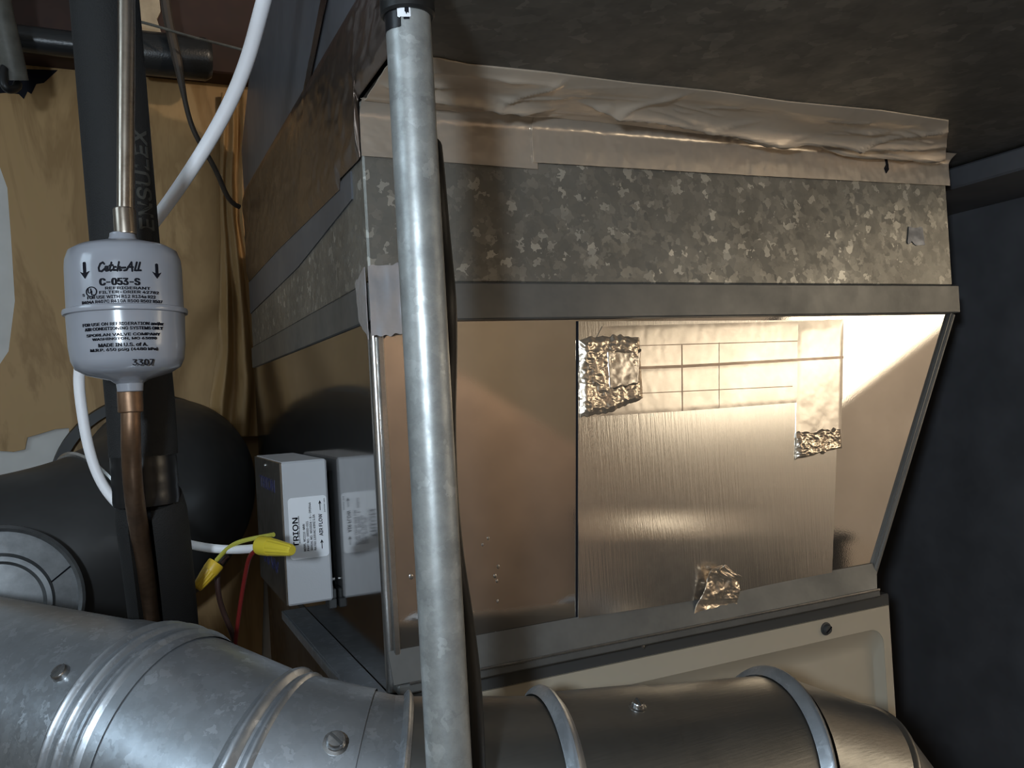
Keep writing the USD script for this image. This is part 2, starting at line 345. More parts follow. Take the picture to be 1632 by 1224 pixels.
# ------------------------------------------------------------------ overhead duct
od = thing('overhead_duct', 'dark spangled sheet-metal duct overhead with crumpled foil tape along its seam', 'duct', (X0, -.3, ZT))
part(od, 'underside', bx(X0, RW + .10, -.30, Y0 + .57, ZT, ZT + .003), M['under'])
sidep = [(X0, -.30, ZT), (X0, Y0 + .575, ZT), (X0, 1.14, .345), (X0, 1.05, .40), (X0, .84, .44), (X0, .80, .70), (X0, -.30, .70)]
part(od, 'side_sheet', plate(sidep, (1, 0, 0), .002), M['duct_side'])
e = .0012
part(od, 'seam_tape', strip([(X0 - e, .617, .315), (X0 - e, .700, .2755)], [(X0 - e, .640, .320), (X0 - e, .735, .272)], 20, 6, (-1, 0, 0), amp=.001, scale=90), M['old_tape'], 'narrow brown foil tape over the upright seam', 60)
part(od, 'side_tape', strip([(X0 - e, y, z) for y, z in ((-.1, .272), (.45, .270), (.8, .278), (1.12, .285))], [(X0 - e, y, z) for y, z in ((-.1, .2095), (.5585, .2095), (.5610, .1690), (.62, .1700), (.6210, .1625), (.9, .168), (1.12, .168))], 260, 40, (-1, 0, 0), amp=.0042, scale=34, seed=3, ridge=.6, fade=10), M['old_tape'], 'brown crumpled foil tape along the side', 60)
def ut(px, py): return pZ(px, py, ZT)
far = [(X0 + .0, Y0 - .001, ZT), (.45, Y0 - .001, ZT), (.728, Y0 - .001, ZT)]
near = [ut(640, 88), ut(690, 90), ut(740, 100), ut(860, 112), ut(1000, 130), ut(1130, 143), ut(1250, 160), ut(1400, 174), ut(1505, 190)]
near = [V([X0, .478, ZT])] + [q for q in near if q[0] > X0 + .004]
def folded():
    nu, nv = 260, 70
    u, v = np.linspace(0, 1, nu), np.linspace(0, 1, nv)
    d = np.r_[0, np.cumsum(np.linalg.norm(np.diff(V(near), axis=0), axis=1))]; d /= d[-1]
    A = np.stack([np.interp(u, d, V(near)[:, k]) for k in range(3)], 1)
    x0, x1 = X0 + .0005, .7285
    A[:, 0] = x0 + (.632 - x0) * u
    B = np.stack([x0 + (x1 - x0) * u, np.full(nu, Y0 - .001), np.full(nu, ZT)], 1)
    P = A[:, None] * (1 - v[None, :, None]) + B[:, None] * v[None, :, None]
    X, Y = P[..., 0], P[..., 1]
    h = .006 * meshkit.fbm(np.stack([X * 7, Y * 28, 0 * X], -1), 3, 21) + .0018 * meshkit.fbm(np.stack([X * 40, Y * 60, 0 * X], -1), 3, 5)
    rs = np.random.default_rng(11)
    lines = [((.16, .520), (.29, .528), .009, .004), ((.30, .512), (.52, .530), .010, .0045), ((.42, .535), (.70, .520), .009, .004), ((.55, .545), (.73, .540), .011, .004), ((.28, .478), (.24, .530), .003, .003), ((.38, .478), (.32, .525), .0035, .003), ((.66, .48), (.56, .54), .004, .003)]
    for k in range(46):
        a = V([rs.uniform(.16, .7), rs.uniform(.49, .555)]); q = rs.uniform(-.5, .5) + (math.pi if rs.random() < .5 else 0); L = rs.uniform(.015, .08)
        lines.append((tuple(a), tuple(a + L * V([math.cos(q), .5 * math.sin(q)])), rs.uniform(.0008, .0024), rs.uniform(.001, .0022)))
    for (ax_, ay), (bx_, by_), amp, wd in lines:
        a, b = V([ax_, ay]), V([bx_, by_]); t = np.clip(((X - ax_) * (b - a)[0] + (Y - ay) * (b - a)[1]) / ((b - a) @ (b - a)), 0, 1)
        dd_ = np.hypot(X - ax_ - t * (b - a)[0], Y - ay - t * (b - a)[1]); ends = np.minimum(1, 6 * t * (1 - t) + .1)
        h = h + amp * ends * np.exp(-dd_ / wd)
    h = h * np.minimum(1, v[None] * 6) * np.minimum(1, (1 - v[None]) * 8)
    P[..., 2] -= h + .0008
    return grid_shell(P, .0008, (0, 0, -1))
part(od, 'underside_tape', folded(), M['creased'], 'wrinkled foil tape folded along the underside', 60)

# ------------------------------------------------------------------ coil case
cc = thing('coil_case', 'galvanised sheet-metal coil case with foil-taped cover plate and shiny left side', 'air handler', ((X0 + X1) / 2, .84, ZB))
part(cc, 'upper_band', bx(X0, X1, Y0, Y0 + .57, .084, ZT - .0008, .0015), M['band'], 'spangled zinc band below the foil tape')
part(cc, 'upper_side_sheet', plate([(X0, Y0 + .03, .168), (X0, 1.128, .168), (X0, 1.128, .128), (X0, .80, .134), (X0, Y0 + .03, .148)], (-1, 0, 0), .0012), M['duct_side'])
part(cc, 'band_flange', bx(X0 - .002, X1 + .004, Y0 - .0035, Y0 + .57, .0575, .084, .001), M['flange'], 'dull folded flange under the spangled band')
FX = lambda px, py: pY(px, py, Y0 + .004)
fr = [(X0 + .006, Y0 + .004, .0575), (.7285, Y0 + .004, .0575), (.594, Y0 + .004, ZB), (X0 + .006, Y0 + .004, ZB)]
part(cc, 'front_sheet', plate(fr, (0, 1, 0), .002), M['front'], 'smooth mirror-like front sheet')
part(cc, 'right_sheet', plate([(.7285, Y0 + .001, .0575), (.7285, 1.13, .0575), (.594, 1.13, ZB), (.594, Y0 + .001, ZB)], np.cross([-.1345, 0, -.2525], [0, 1, 0]) * -1, .0025), M['flange'])
part(cc, 'left_sheet', plate([(X0, Y0 + .012, .0575), (X0, 1.128, .0575), (X0, 1.128, ZB), (X0, Y0 + .012, ZB)], (1, 0, 0), .002), M['side'], 'polished left side sheet that mirrors its surroundings')
part(cc, 'corner_bead', [tube([(X0 + .003, Y0 + .008, .057), (X0 + .003, Y0 + .008, ZB)], .0042, 18), bx(X0 + .004, X0 + .0085, Y0 + .0015, Y0 + .004, ZB, .057, .0008)], M['edge'], 'bright corner bead')
hem = [tube([V([.7285 + .0005, Y0 + .002, .056]) + (V([.594 + .0005, Y0 + .002, ZB]) - V([.7285 + .0005, Y0 + .002, .056])) * t for t in np.linspace(0, 1, 30)], .0026, 10)]
part(cc, 'edge_hem', hem, M['flange'])
part(cc, 'bottom_lip', [plate([(X0, Y0 + .004, -.167), (.6100, Y0 + .004, -.167), (.598, Y0 - .006, -.187), (X0, Y0 - .006, -.187)], (0, -.9, .45), .0012), bx(X0 + .002, .5995, Y0 - .0095, Y0 + .004, -.1935, -.187, .0012)], M['lip'], 'grey turned-out lip along the foot')
part(cc, 'lip_edge', tube([(X0 + .01, Y0 - .0095, -.1866), (.598, Y0 - .0095, -.1866)], .0011, 8), M['edge'], 'bright edge of the lip')  # thin line of brighter metal along the lip
part(cc, 'side_flange', [bx(X0 - .021, X0, Y0, .86, ZB - .003, ZB - .0008, .0006), bx(X0 - .023, X0 - .021, Y0, .86, ZB - .009, ZB - .0008, .0005)], M['flue'], 'narrow zinc flange along the foot of the left side')
# cover plate
cp = [pY(922, 512, Y0 + .0022), pY(1341, 510, Y0 + .0022), pY(1326, 921, Y0 + .0022), pY(921, 985, Y0 + .0022)]
def bowed():
    nu, nv = 60, 90; u, v = np.linspace(0, 1, nu)[:, None, None], np.linspace(0, 1, nv)[None, :, None]
    P = (cp[0] * (1 - u) + cp[1] * u) * (1 - v) + (cp[3] * (1 - u) + cp[2] * u) * v
    w = np.exp(-((u[..., 0] - .28) / .30) ** 2)
    t = np.clip((v[..., 0] - (.63 + .10 * u[..., 0])) / .12, 0, 1)
    P[..., 1] -= .0021 * w * (t * t * (3 - 2 * t))
    return grid_shell(P, .0014, (0, -1, 0))
cpl = part(cc, 'cover_plate', bowed(), M['plate'], 'brushed rectangular cover plate')
TY = Y0 + .0019
part(cc, 'painted_shadow', plate([pY(918.5, 512, Y0 + .0039), pY(922.5, 512, Y0 + .0039), pY(921.5, 985, Y0 + .0039), pY(918, 985, Y0 + .0039)], (0, -1, 0), .0006), M['ink'], 'dark strip painted as the shadow along the left edge of the cover plate')  # the shadow at the plate's edge, drawn as an ink strip
def tp(px, py, y=TY): return pY(px, py, y)
n_ = (0, -1, 0)
def tape(name, top, bot, nu, nv, m, label=None, **k):
    k = {'t': .0003, 'taper': 'seam' not in name, **k}
    return part(cpl, name, strip([tp(*q) for q in top], [tp(*q) for q in bot], nu, nv, n_, **k), m, label, 50)
tape('foil_tape', [(960, 520), (1080, 517), (1343, 510)], [(924, 591), (1090, 584), (1343, 570)], 120, 24, M['tape'], 'upper foil tape strip across the plate', amp=.0003, scale=220, stretch=(1.2, 1, .3), seed=2)
tape('foil_tape', [(924, 592), (1090, 585), (1343, 571)], [(927, 665), (1090, 655), (1343, 636)], 120, 24, M['tape'], 'lower foil tape strip across the plate', amp=.0003, scale=220, stretch=(1.2, 1, .3), seed=4)
tape('foil_tape', [(1270, 512), (1344, 509)], [(1268, 732), (1340, 713)], 40, 90, M['tape'], 'upright foil tape strip at the right of the plate', amp=.0004, scale=90, seed=6, lift=.0004, ragged=.001)
tape('foil_patch', [(922, 542), (960, 534), (1018, 538)], [(924, 664), (962, 660), (1024, 636)], 60, 60, M['crumple'], 'crinkled foil patch at the plate corner', amp=.0036, scale=140, seed=8, lift=.0004, ragged=.004, ridge=.6)
tape('foil_patch', [(960, 553), (1022, 556)], [(965, 626), (1016, 616)], 40, 34, M['tape'], 'smaller smooth foil patch over the crinkled corner', amp=.0012, scale=120, seed=9, lift=.0026, ragged=.003)
tape('foil_patch', [(1268, 690), (1338, 682)], [(1267, 733), (1341, 714)], 46, 30, M['crumple'], 'crumpled end of the upright foil tape', amp=.0036, scale=150, seed=12, lift=.0004, ragged=.004, ridge=.7)
tape('foil_seam', [(960, 586.5), (1090, 581.5), (1343, 567.5)], [(960, 590.5), (1090, 586), (1343, 571.5)], 60, 3, M['old_tape'], 'dark line between the upper and lower tape strips', amp=.0002, scale=300, lift=.0006)
for a_, b_ in (((962, 552), (1270, 543)), ((962, 629), (1262, 615))):
    tape('foil_seam', [a_, b_], [(a_[0], a_[1] + 1.3), (b_[0], b_[1] + 1.3)], 50, 3, M['old_tape'], amp=.0002, scale=300, lift=.0006)
tape('foil_seam', [(1085, 549), (1087, 549)], [(1086, 655), (1088, 655)], 3, 40, M['old_tape'], amp=.0002, scale=300, lift=.0002)
tape('foil_seam', [(1145, 546), (1146, 546)], [(1145, 650), (1146, 650)], 3, 40, M['old_tape'], amp=.0002, scale=300, lift=.0002)
# torn foil scrap at the foot of the plate
def scrap():
    nu, nv = 36, 60; P = np.zeros((nu, nv, 3))
    for j, v in enumerate(np.linspace(0, 1, nv)):
        py = 898 + v * 92
        xl = np.interp(py, [898, 905, 925, 945, 960, 988], [1134, 1119, 1117, 1112, 1106, 1095]); xr = np.interp(py, [898, 910, 916, 930, 988], [1146, 1158, 1171, 1170, 1168])
        out = np.interp(v, [0, .15, .3, .62, .70, 1], [.007, .0055, .004, .002, .0008, .0025])
        for i, u in enumerate(np.linspace(0, 1, nu)):
            q = tp(xl + (xr - xl) * u, py - 4 * u * v)
            q = q + V([0, -1, 0]) * (.003 + out * (1 - .25 * u) + (.0055 if v < .62 else .002) * (meshkit.fbm(V([u * 7, v * 11, 4.2]), 4, 5) - .3))
            P[i, j] = q
    return grid_shell(P, .0007, n_)
part(cc, 'foil_scrap', scrap(), M['crumple'], 'torn crumpled foil tape scrap at the foot of the plate', 50)
# tape along the top of the front
tt = [(X0 - .001, Y0 - .0008, .2065), (.288, Y0 - .0008, .2085)]
part(cc, 'foil_tape', strip(tt, [(X0 - .001, Y0 - .0008, .1700), (.288, Y0 - .0008, .1690)], 60, 30, n_, amp=.0012, scale=140, seed=31, t=.0005, fillet=.009), M['top_tape'], 'left piece of foil tape along the top of the front', 50)
part(cc, 'foil_tape', strip([(.284, Y0 - .0014, .2080), (.50, Y0 - .0014, .2095), (.731, Y0 - .0014, .2085)], [(.284, Y0 - .0014, .1735), (.50, Y0 - .0014, .1760), (.731, Y0 - .0014, .1800)], 170, 34, n_, amp=.0022, scale=110, seed=33, stretch=(1.5, 1, .25), t=.0006, ridge=.4, fillet=.009), M['top_tape'], 'long foil tape strip along the top of the front', 50)
part(cc, 'tape_tear', plate([pY(x_, y_, Y0 - .0042) for x_, y_ in ((1411, 251), (1414, 252), (1416, 262), (1417, 270), (1413, 276), (1410, 268), (1413, 262))], (0, 1, 0), .0025), M['ink'], 'small black tear in the tape')
part(cc, 'corner_patch', [strip([(X0 - .0022, Y0 - .004, .094), (X0 + .034, Y0 - .004, .097)], [(X0 - .0022, Y0 - .004, .046), (X0 + .034, Y0 - .004, .050)], 30, 36, n_, amp=.0024, scale=34, seed=41, ragged=.004, ridge=.6, stretch=(1.6, 1, .4)),
                        strip([(X0 - .0024, Y0 + .022, .086), (X0 - .0024, Y0 - .004, .094)], [(X0 - .0024, Y0 + .018, .060), (X0 - .0024, Y0 - .004, .046)], 24, 30, (-1, 0, 0), amp=.0016, scale=30, seed=43, ragged=.003, ridge=.6)], metal('silver_tape', (.60, .62, .68), .22, dirt=.1, metallic=.6), 'shiny silver tape wrapped round the corner', 50)
part(cc, 'scuffed_patch', strip([pY(1448, 362, Y0 - .0006), pY(1470, 364, Y0 - .0006)], [pY(1446, 386, Y0 - .0006), pY(1474, 392, Y0 - .0006)], 14, 14, n_, amp=.0004, scale=200, ragged=.005, t=.0002), metal('blue_smudge', (.17, .18, .21), .35, dirt=.3, dscale=80), 'small bluish scuffed patch')
rng = np.random.default_rng(5)
drops = []
for px, py, s in [(778, 858, .0011), (769, 868, .0009), (794, 903, .0012), (789, 918, .0013), (792, 926, .001), (793, 958, .001), (791, 1017, .0012), (800, 1021, .0016), (825, 1022, .001), (790, 1009, .0009), (776, 1066, .0022), (793, 1064, .0022), (928, 1041, .0009), (655, 919, .0016), (660, 1067, .0018), (1025, 1030, .0015)]:
    m = trimesh.creation.icosphere(2, s); m.apply_scale([1, .35, 1.3]); m.apply_translation(FX(px, py)); drops.append(m)
for k, m in enumerate(drops[:16]): part(cc, 'solder_drip', m, M['edge'])

# ------------------------------------------------------------------ furnace below
fy = .575
fn = thing('furnace', 'cream enamelled furnace cabinet with a raised door panel under the coil case', 'furnace', (.39, .84, FLOOR))
part(fn, 'body', bx(X0 + .001, .6285, fy + .0135, 1.12, FLOOR, ZB - .006, .003), M['furnace_side'])
part(fn, 'recess_strip', bx(X0 + .001, .632, fy - .004, fy + .02, -.2105, ZB - .004, .001), M['dark'], 'dark strip painted for the black recess under the lip')  # dark bar painted in place of the black recess below the lip
def rrect(x0, x1, z0, z1, r): return sbox(x0 + r, z0 + r, x1 - r, z1 - r).buffer(r, 12)
def onY(poly, y, t):
    m = trimesh.creation.extrude_polygon(poly, t, engine='earcut'); v = m.vertices
    m.vertices = np.stack([v[:, 0], y - v[:, 2], v[:, 1]], 1); m.invert(); return m
def bevel_panel(x0, x1, z0, z1, r, y, h, wx, wz):
    out = V(rrect(x0, x1, z0, z1, r).exterior.coords)[:-1]; rings = []
    for t in np.linspace(0, 1, 7):
        d = V([wx, wz]) * t
        p = V(rrect(x0, x1, z0, z1, r).buffer(-0).exterior.coords)[:-1]
        c = V([(x0 + x1) / 2, (z0 + z1) / 2]); sc = 1 - d / V([(x1 - x0) / 2, (z1 - z0) / 2])
        p = c + (p - c) * sc
        rings.append(np.stack([p[:, 0], np.full(len(p), y - h * math.sin(t * math.pi / 2)), p[:, 1]], 1))
    n = len(out); v = np.vstack(rings + [[(x0 + x1) / 2, y - h, (z0 + z1) / 2]]); f = []
    for i in range(6):
        for j in range(n):
            k = (j + 1) % n; f += [(i * n + j, i * n + k, (i + 1) * n + k), (i * n + j, (i + 1) * n + k, (i + 1) * n + j)]
    f += [(6 * n + j, 6 * n + (j + 1) % n, len(v) - 1) for j in range(n)]
    m = trimesh.Trimesh(v, f, process=False); m.fix_normals()
    if m.face_normals[-1][1] > 0: m.invert()
    return m
hole = rrect(X0 + .03, .6195, -.87, -.2275, .016)
part(fn, 'door', onY(sbox(X0 + .004, -.90, .6285, -.209).difference(hole), fy + .013, .019), M['cream'], 'cream front door')
part(fn, 'recessed_panel', bevel_panel(X0 + .0298, .6197, -.8702, -.2273, .016, fy - .0055, -.010, .005, .022), M['cream'], 'recessed rounded panel of the door', 50)
def screw(c, n, r=.0055, slot=35.0):
    n = V(n, float) / np.linalg.norm(n)
    hexr = lathe([(0, 0), (r * 1.35, 0), (r * 1.35, r * .18), (r, r * .28), (r * .95, r * .75), (r * .8, r * .95), (0, r)], c, n, 20)
    a = np.cross(n, [0, 0, 1.0]); a /= np.linalg.norm(a); b = np.cross(n, a)
    d = a * math.cos(math.radians(slot)) + b * math.sin(math.radians(slot))
    s = trimesh.creation.box([r * 1.7, r * .26, r * .3]); T = np.eye(4); T[:3, 0], T[:3, 1], T[:3, 2], T[:3, 3] = d, np.cross(n, d), n, V(c) + n * r * .93; s.apply_transform(T)
    return hexr, s
h_, s_ = screw(pY(1316, 1002, fy - .006), (0, -1, 0), .0042)
sp = part(fn, 'screw', h_, M['dark'], 'dark screw at the top of the door'); part(sp, 'slot', s_, M['ink'])

# ------------------------------------------------------------------ round flue sweeping across the front
R = .066
path = V([(-.150, .750, -.178), (.012, .555, -.194), (.060, .503, -.214), (.120, .474, -.232), (.210, .455, -.244), (.372, .437, -.257), (.415, .430, -.277), (.442, .426, -.315), (.450, .424, -.37), (.450, .424, -.62)])
def frame(a):
    u = V([0, 0, 1.0]) - a * a[2]
    if np.linalg.norm(u) < .3: u = V([1.0, 0, 0]) - a * a[0]
    u /= np.linalg.norm(u); return u, np.cross(a, u)
dirs = np.diff(path, axis=0); dirs /= np.linalg.norm(dirs, axis=1, keepdims=True)
# one frame carried along the whole path
us = [frame(dirs[0])[0]]
for k in range(1, len(dirs)):
    u = us[-1] - dirs[k] * (us[-1] @ dirs[k]); us.append(u / np.linalg.norm(u))
ANG = np.linspace(0, 2 * np.pi, 72, endpoint=False)
def ring(k, s, r):
    """ring on segment k at fraction s; at the ends it lies in the mitre plane"""
    a, u = dirs[k], us[k]; v = np.cross(a, u)
    c0, c1 = path[k], path[k + 1]
    n0 = a + dirs[k - 1] if k > 0 else a; n1 = a + dirs[k + 1] if k < len(dirs) - 1 else a
    q = r * (np.cos(ANG)[:, None] * u + np.sin(ANG)[:, None] * v)
    def on(c, n): return c + q - a * ((q @ n) / (a @ n))[:, None]
    return on(c0, n0) * (1 - s) + on(c1, n1) * s
def sleeve(rings, th=.0012):
    n = len(ANG); v = np.vstack(rings); f = []
    for i in range(len(rings) - 1):
        for j in range(n):
            k = (j + 1) % n; f += [(i * n + j, (i + 1) * n + k, i * n + k), (i * n + j, (i + 1) * n + j, (i + 1) * n + k)]
    m = trimesh.Trimesh(v, f, process=False)
    return m
def section(k, s0, s1, r): return sleeve([ring(k, s, r) for s in np.linspace(s0, s1, 12)])
def bead(k, s, r, w=.0035, lift=.003):
    prof = [(-1.0, 0), (-.7, .35), (-.35, .85), (0, 1), (.35, .85), (.7, .35), (1.0, 0)]
    L = np.linalg.norm(path[k + 1] - path[k])
    return sleeve([ring(k, s + d * w / L, r + lift * h) for d, h in prof])
fl = thing('vent_flue', 'large round galvanised flue pipe sweeping across the bottom in front of the furnace', 'flue pipe', (.15, .47, -.33))
part(fl, 'pipe_section', [section(0, 0, .86, R), sleeve([ring(0, 0, R), ring(0, 0, R * .05)])], M['flue'])
part(fl, 'collar', [section(0, .82, 1.0, R + .0012), section(1, 0, .18, R + .0012), bead(0, .93, R + .0012, .003, .0028), bead(0, .97, R + .0012, .003, .0028), bead(1, .06, R + .0012, .003, .002), sleeve([ring(0, .82, R - .001), ring(0, .82, R + .0012)])], M['flue'], 'beaded collar of the elbow')
part(fl, 'elbow_gore', section(1, .15, 1.0, R + .0004), M['flue'], 'spangled elbow gore')
part(fl, 'bead', [bead(2, .02, R + .0004, .0045, .0035), bead(2, .14, R + .0004, .003, .002)], M['flue'])
part(fl, 'elbow_gore', section(2, 0, .80, R + .0006), M['flue'])
part(fl, 'pipe_section', [section(2, .78, 1.0, R - .0006), section(3, 0, .12, R - .0006)], M['flue'])
part(fl, 'bead', bead(3, .09, R - .0004, .003, .003), M['flue'])
part(fl, 'pipe_section', section(3, .12, 1.0, R - .0012), M['flue_warm'])
part(fl, 'bead', bead(4, .03, R, .0055, .005), M['flue'])
part(fl, 'pipe_section', [section(4, 0, .42, R + .0002)], M['flue_warm'])
part(fl, 'pipe_section', [section(4, .42, .96, R - .0012)], M['flue_warm'])
part(fl, 'bead', bead(4, .95, R - .0004, .0055, .0055), M['flue'])
for k in (5, 6, 7): part(fl, 'elbow_gore', [section(k, 0, 1, R - .0014), bead(k, .97, R - .0014, .0025, .0015)], M['flue_warm'])
part(fl, 'pipe_section', section(8, 0, 1, R - .002), M['flue_warm'])
def hit(px, py, r):
    d = ray(px, py); d /= np.linalg.norm(d)
    for t in np.arange(.2, 1.2, .0005):
        q = d * t; best = None
        for k in range(len(dirs)):
            s = np.clip((q - path[k]) @ dirs[k], 0, np.linalg.norm(path[k + 1] - path[k])); c = path[k] + dirs[k] * s
            if best is None or np.linalg.norm(q - c) < best[0]: best = (np.linalg.norm(q - c), c)
        if best[0] <= r: return q, q - best[1]
    return None
for px, py, sl in ((100, 1076, 65), (535, 1185, 125), (1016, 1127, 70)):
    c, n = hit(px, py, R); h_, s_ = screw(c - n * .004, n, .0052 if px < 1000 else .004, sl)
    q = part(fl, 'screw', h_, M['screw'], 'slotted sheet-metal screw'); part(q, 'slot', s_, M['dark'])

# ------------------------------------------------------------------ dark round duct into the back wall
dp = V([(-.62, .99, -.173), (-.10, 1.02, -.149), (-.01, 1.04, -.126), (.030, 1.075, -.104), (.046, 1.13, -.082), (.048, 1.167, -.079)])
rd = .101
dd = thing('round_duct', 'dark grey round sheet-metal duct with an elbow turning into the back wall', 'duct', dp[1])
pts = spline(dp, 60)
def seg(a, b, r): return tube(pts[a:b], r, 64, caps=False)
part(dd, 'pipe_section', seg(0, 34, rd), M['dark_duct'])
part(dd, 'elbow_gore', seg(32, 40, rd + .002), M['dark_duct'])
part(dd, 'elbow_gore', seg(39, 47, rd + .0005), M['dark_duct'])
part(dd, 'elbow_gore', seg(46, 60, rd + .002), M['dark_duct'])
for k in (33, 39, 46): 
    t = pts[k + 1] - pts[k]; part(dd, 'bead', lathe([(rd - .004, -.003), (rd + .003, -.002), (rd + .0050, 0), (rd + .003, .002), (rd - .004, .003)], pts[k], t, 64), M['edge'])  # lighter metal than the duct paints the highlight arcs on the gores
part(dd, 'wall_collar', lathe([(rd, -.012), (rd + .012, -.010), (rd + .014, 0), (rd, .0)], (dp[-1][0] - .02, 1.170, dp[-1][2] - .004), (0, 1, 0), 64), M['rubber'], 'black collar against the wall')

# round end cap behind the flue at the left
cc0 = pD(-6, 966, .755); ax = -cc0 * V([1, 1, .55]); ax /= np.linalg.norm(ax)
rc = .0705
cap = part(dd, 'branch_cap', lathe([(0, .004), (rc * .52, .003), (rc * .56, .010), (rc * .62, .010), (rc * .66, .002), (rc * .95, 0), (rc * .95, -.09), (0, -.09)], cc0, ax, 72), M['cap'], 'grey round branch cap facing the room')
part(cap, 'rim', lathe([(rc * .93, -.09), (rc * .93, .004), (rc * .97, .0065), (rc * 1.01, .004), (rc * 1.02, -.09)], cc0, ax, 72), M['cap'], 'worn raised rim')
e1 = np.cross([0, 0, 1.0], ax); e1 /= np.linalg.norm(e1); e2 = np.cross(ax, e1)
sm = [cc0 + ax * .0026 + rc * (e1 * math.cos(a) * f + e2 * math.sin(a) * f) for f, a in ((.62, .30), (.96, .42))]
part(cap, 'seam', tube(np.linspace(sm[0], sm[1], 6), .0007, 6), M['ink'])

# ------------------------------------------------------------------ upright galvanised pipe and the hose behind it
p0, p1 = pD(651, 44, .397), pD(715.5, 1224, .397)
pu = (p0 - p1) / np.linalg.norm(p0 - p1); rp = .01065
top = p0 + pu * .012
gp = thing('upright_pipe', 'upright galvanised steel pipe with black coupling standing in front of the case', 'pipe', V([p1[0], p1[1], FLOOR]))
part(gp, 'pipe', tube(np.linspace(V([p1[0], p1[1], FLOOR]), top, 30), rp, 40), M['conduit'])
cb = p0 + pu * .0045
part(gp, 'coupling', lathe([(rp - .001, 0), (.0118, 0), (.0128, .0012), (.0128, .014), (.0118, .016), (.0118, .10), (0, .10)], cb, pu, 40), M['rubber'], 'black coupling at the top')
def wrap(angle0, angle1, z0, z1, r, c, up, nseg=14, rag=0):
    u, v = np.linspace(angle0, angle1, nseg), np.linspace(z0, z1, 8)
    n0 = -c / np.linalg.norm(c); n0 = n0 - up * (n0 @ up); n0 /= np.linalg.norm(n0); r0 = np.cross(up, n0) 
    P = np.zeros((nseg, 8, 3)); 
    for i, a in enumerate(u):
        for j, z in enumerate(v):
            zz = z + (rag * (meshkit.noise(V([i * .9, 3.3, 1.1])) - .5) if j == 0 else 0)
            P[i, j] = c + up * zz + r * (n0 * math.cos(a) + r0 * math.sin(a))
    v = P.reshape(-1, 3); idx = np.arange(nseg * 8).reshape(nseg, 8)
    q = np.stack([idx[:-1, :-1], idx[1:, :-1], idx[1:, 1:], idx[:-1, 1:]], -1).reshape(-1, 4)
    in_ = c + (v - c) * 1.0; 
    m = trimesh.Trimesh(v, np.vstack([q[:, [0, 1, 2]], q[:, [0, 2, 3]]]), process=False); return m
part(gp, 'tape_remnant', wrap(-1.5, -.30, -.0035, .006, rp + .0003, p0, pu, rag=.002), M['black_tape'], 'black tape remnant under the coupling')
part(gp, 'paint_patch', wrap(-.44, .12, .0005, .0080, rp + .0005, p0, pu, rag=.001), M['label'], 'small white patch with a black mark')
part(gp, 'mark', [wrap(-.12, .05, .002, .0062, rp + .0007, p0, pu, 6, .003), wrap(-.18, .06, -.0008, .0001, rp + .0007, p0, pu, 6)], M['ink'])
part(gp, 'nick', [wrap(.30, .44, -.0015, .0012, rp + .0003, pD(702, 936, .397), pu, 5, .001)], M['ink'])
ho = spline([pD(x, y, d) for x, y, d in ((684, 235, .44), (690, 300, .43), (699, 400, .43), (706, 480, .425), (708, 560, .43), (706, 660, .432), (708, 760, .43), (717, 880, .415), (735, 1000, .4185), (747, 1110, .417), (752, 1224, .4165), (760, 1400, .4165))], 90)
single('black_hose', tube(ho, .0068, 18), M['rubber'], 'thin black hose hanging close behind the upright galvanised pipe', 'hose')

# ------------------------------------------------------------------ refrigerant filter drier and its lines
d0, d1 = pD(199, 413, .481), pD(204, 585, .481)
dc = (d0 + d1) / 2; RD = .0308
def zpx(py, d=.481): return pD(200, py, d)[2]
zz = {k: zpx(k) for k in (372, 391, 394, 402, 413, 430, 494, 499, 504, 575, 586, 594, 612, 624)}
fd = thing('filter_drier', 'grey enamelled refrigerant filter drier with dark printing in the copper line', 'filter drier', dc)
prof = [(0, zz[624] - .0005), (.0062, zz[624] - .0005), (.0068, zz[624]), (.0072, zz[612]), (.010, zz[612] + .002), (.022, zz[594] - .001), (.0275, zz[586] - .0005), (.0295, zz[575]), (.0305, zz[575] + .008), (.0310, zz[504]),
        (.0325, zz[504] + .0004), (.0328, zz[499]), (.0325, zz[494] - .0004), (.0306, zz[494] + .0002), (.0306, zz[430]), (.0302, zz[413] - .001), (.0285, zz[402]), (.024, zz[394]), (.012, zz[391] + .002), (.0078, zz[391] + .003), (.0070, zz[391] + .005), (.0068, zz[372]), (.0055, zz[372] + .0008), (0, zz[372] + .0008)]
prof = [(r, z - dc[2]) for r, z in prof]
part(fd, 'shell', lathe(prof, dc, (0, 0, 1), 80), M['drier'], smooth=40)
n0 = -V([dc[0], dc[1], 0]); n0 /= np.linalg.norm(n0); r0 = V([-n0[1], n0[0], 0])
def wraptext(s, zx0, zx1, zy, h, bold=False, shear=0.0, R_=.0306, mesh=None):
    cx = 90 + (zx0 + zx1) / 2 / 4.08; py = 340 + zy / 4.08
    ang = lambda zx: math.asin(max(-.98, min(.98, (90 + zx / 4.08 - (198 + (py - 413) * .035)) / 87.0)))
    a0, a1 = ang(zx0), ang(zx1); zc = pD(200, py, .452)[2]
    m = mesh if mesh is not None else meshkit.text_mesh(s, 1.0, .3, bold)
    v = m.vertices.copy(); v[:, 0] += v[:, 1] * shear; v[:, 0] -= v[:, 0].min(); v[:, 0] /= v[:, 0].max()
    y = (v[:, 1] - .5) * h / 4.08 * .452 / F
    a = a0 + (a1 - a0) * v[:, 0]; r = R_ - .0004 + .0008 * (v[:, 2] > .1)
    m = m.copy(); m.vertices = V([dc[0], dc[1], 0]) + r[:, None] * (n0 * np.cos(a)[:, None] + r0 * np.sin(a)[:, None]) + np.stack([0 * y, 0 * y, zc + y], 1)
    return m
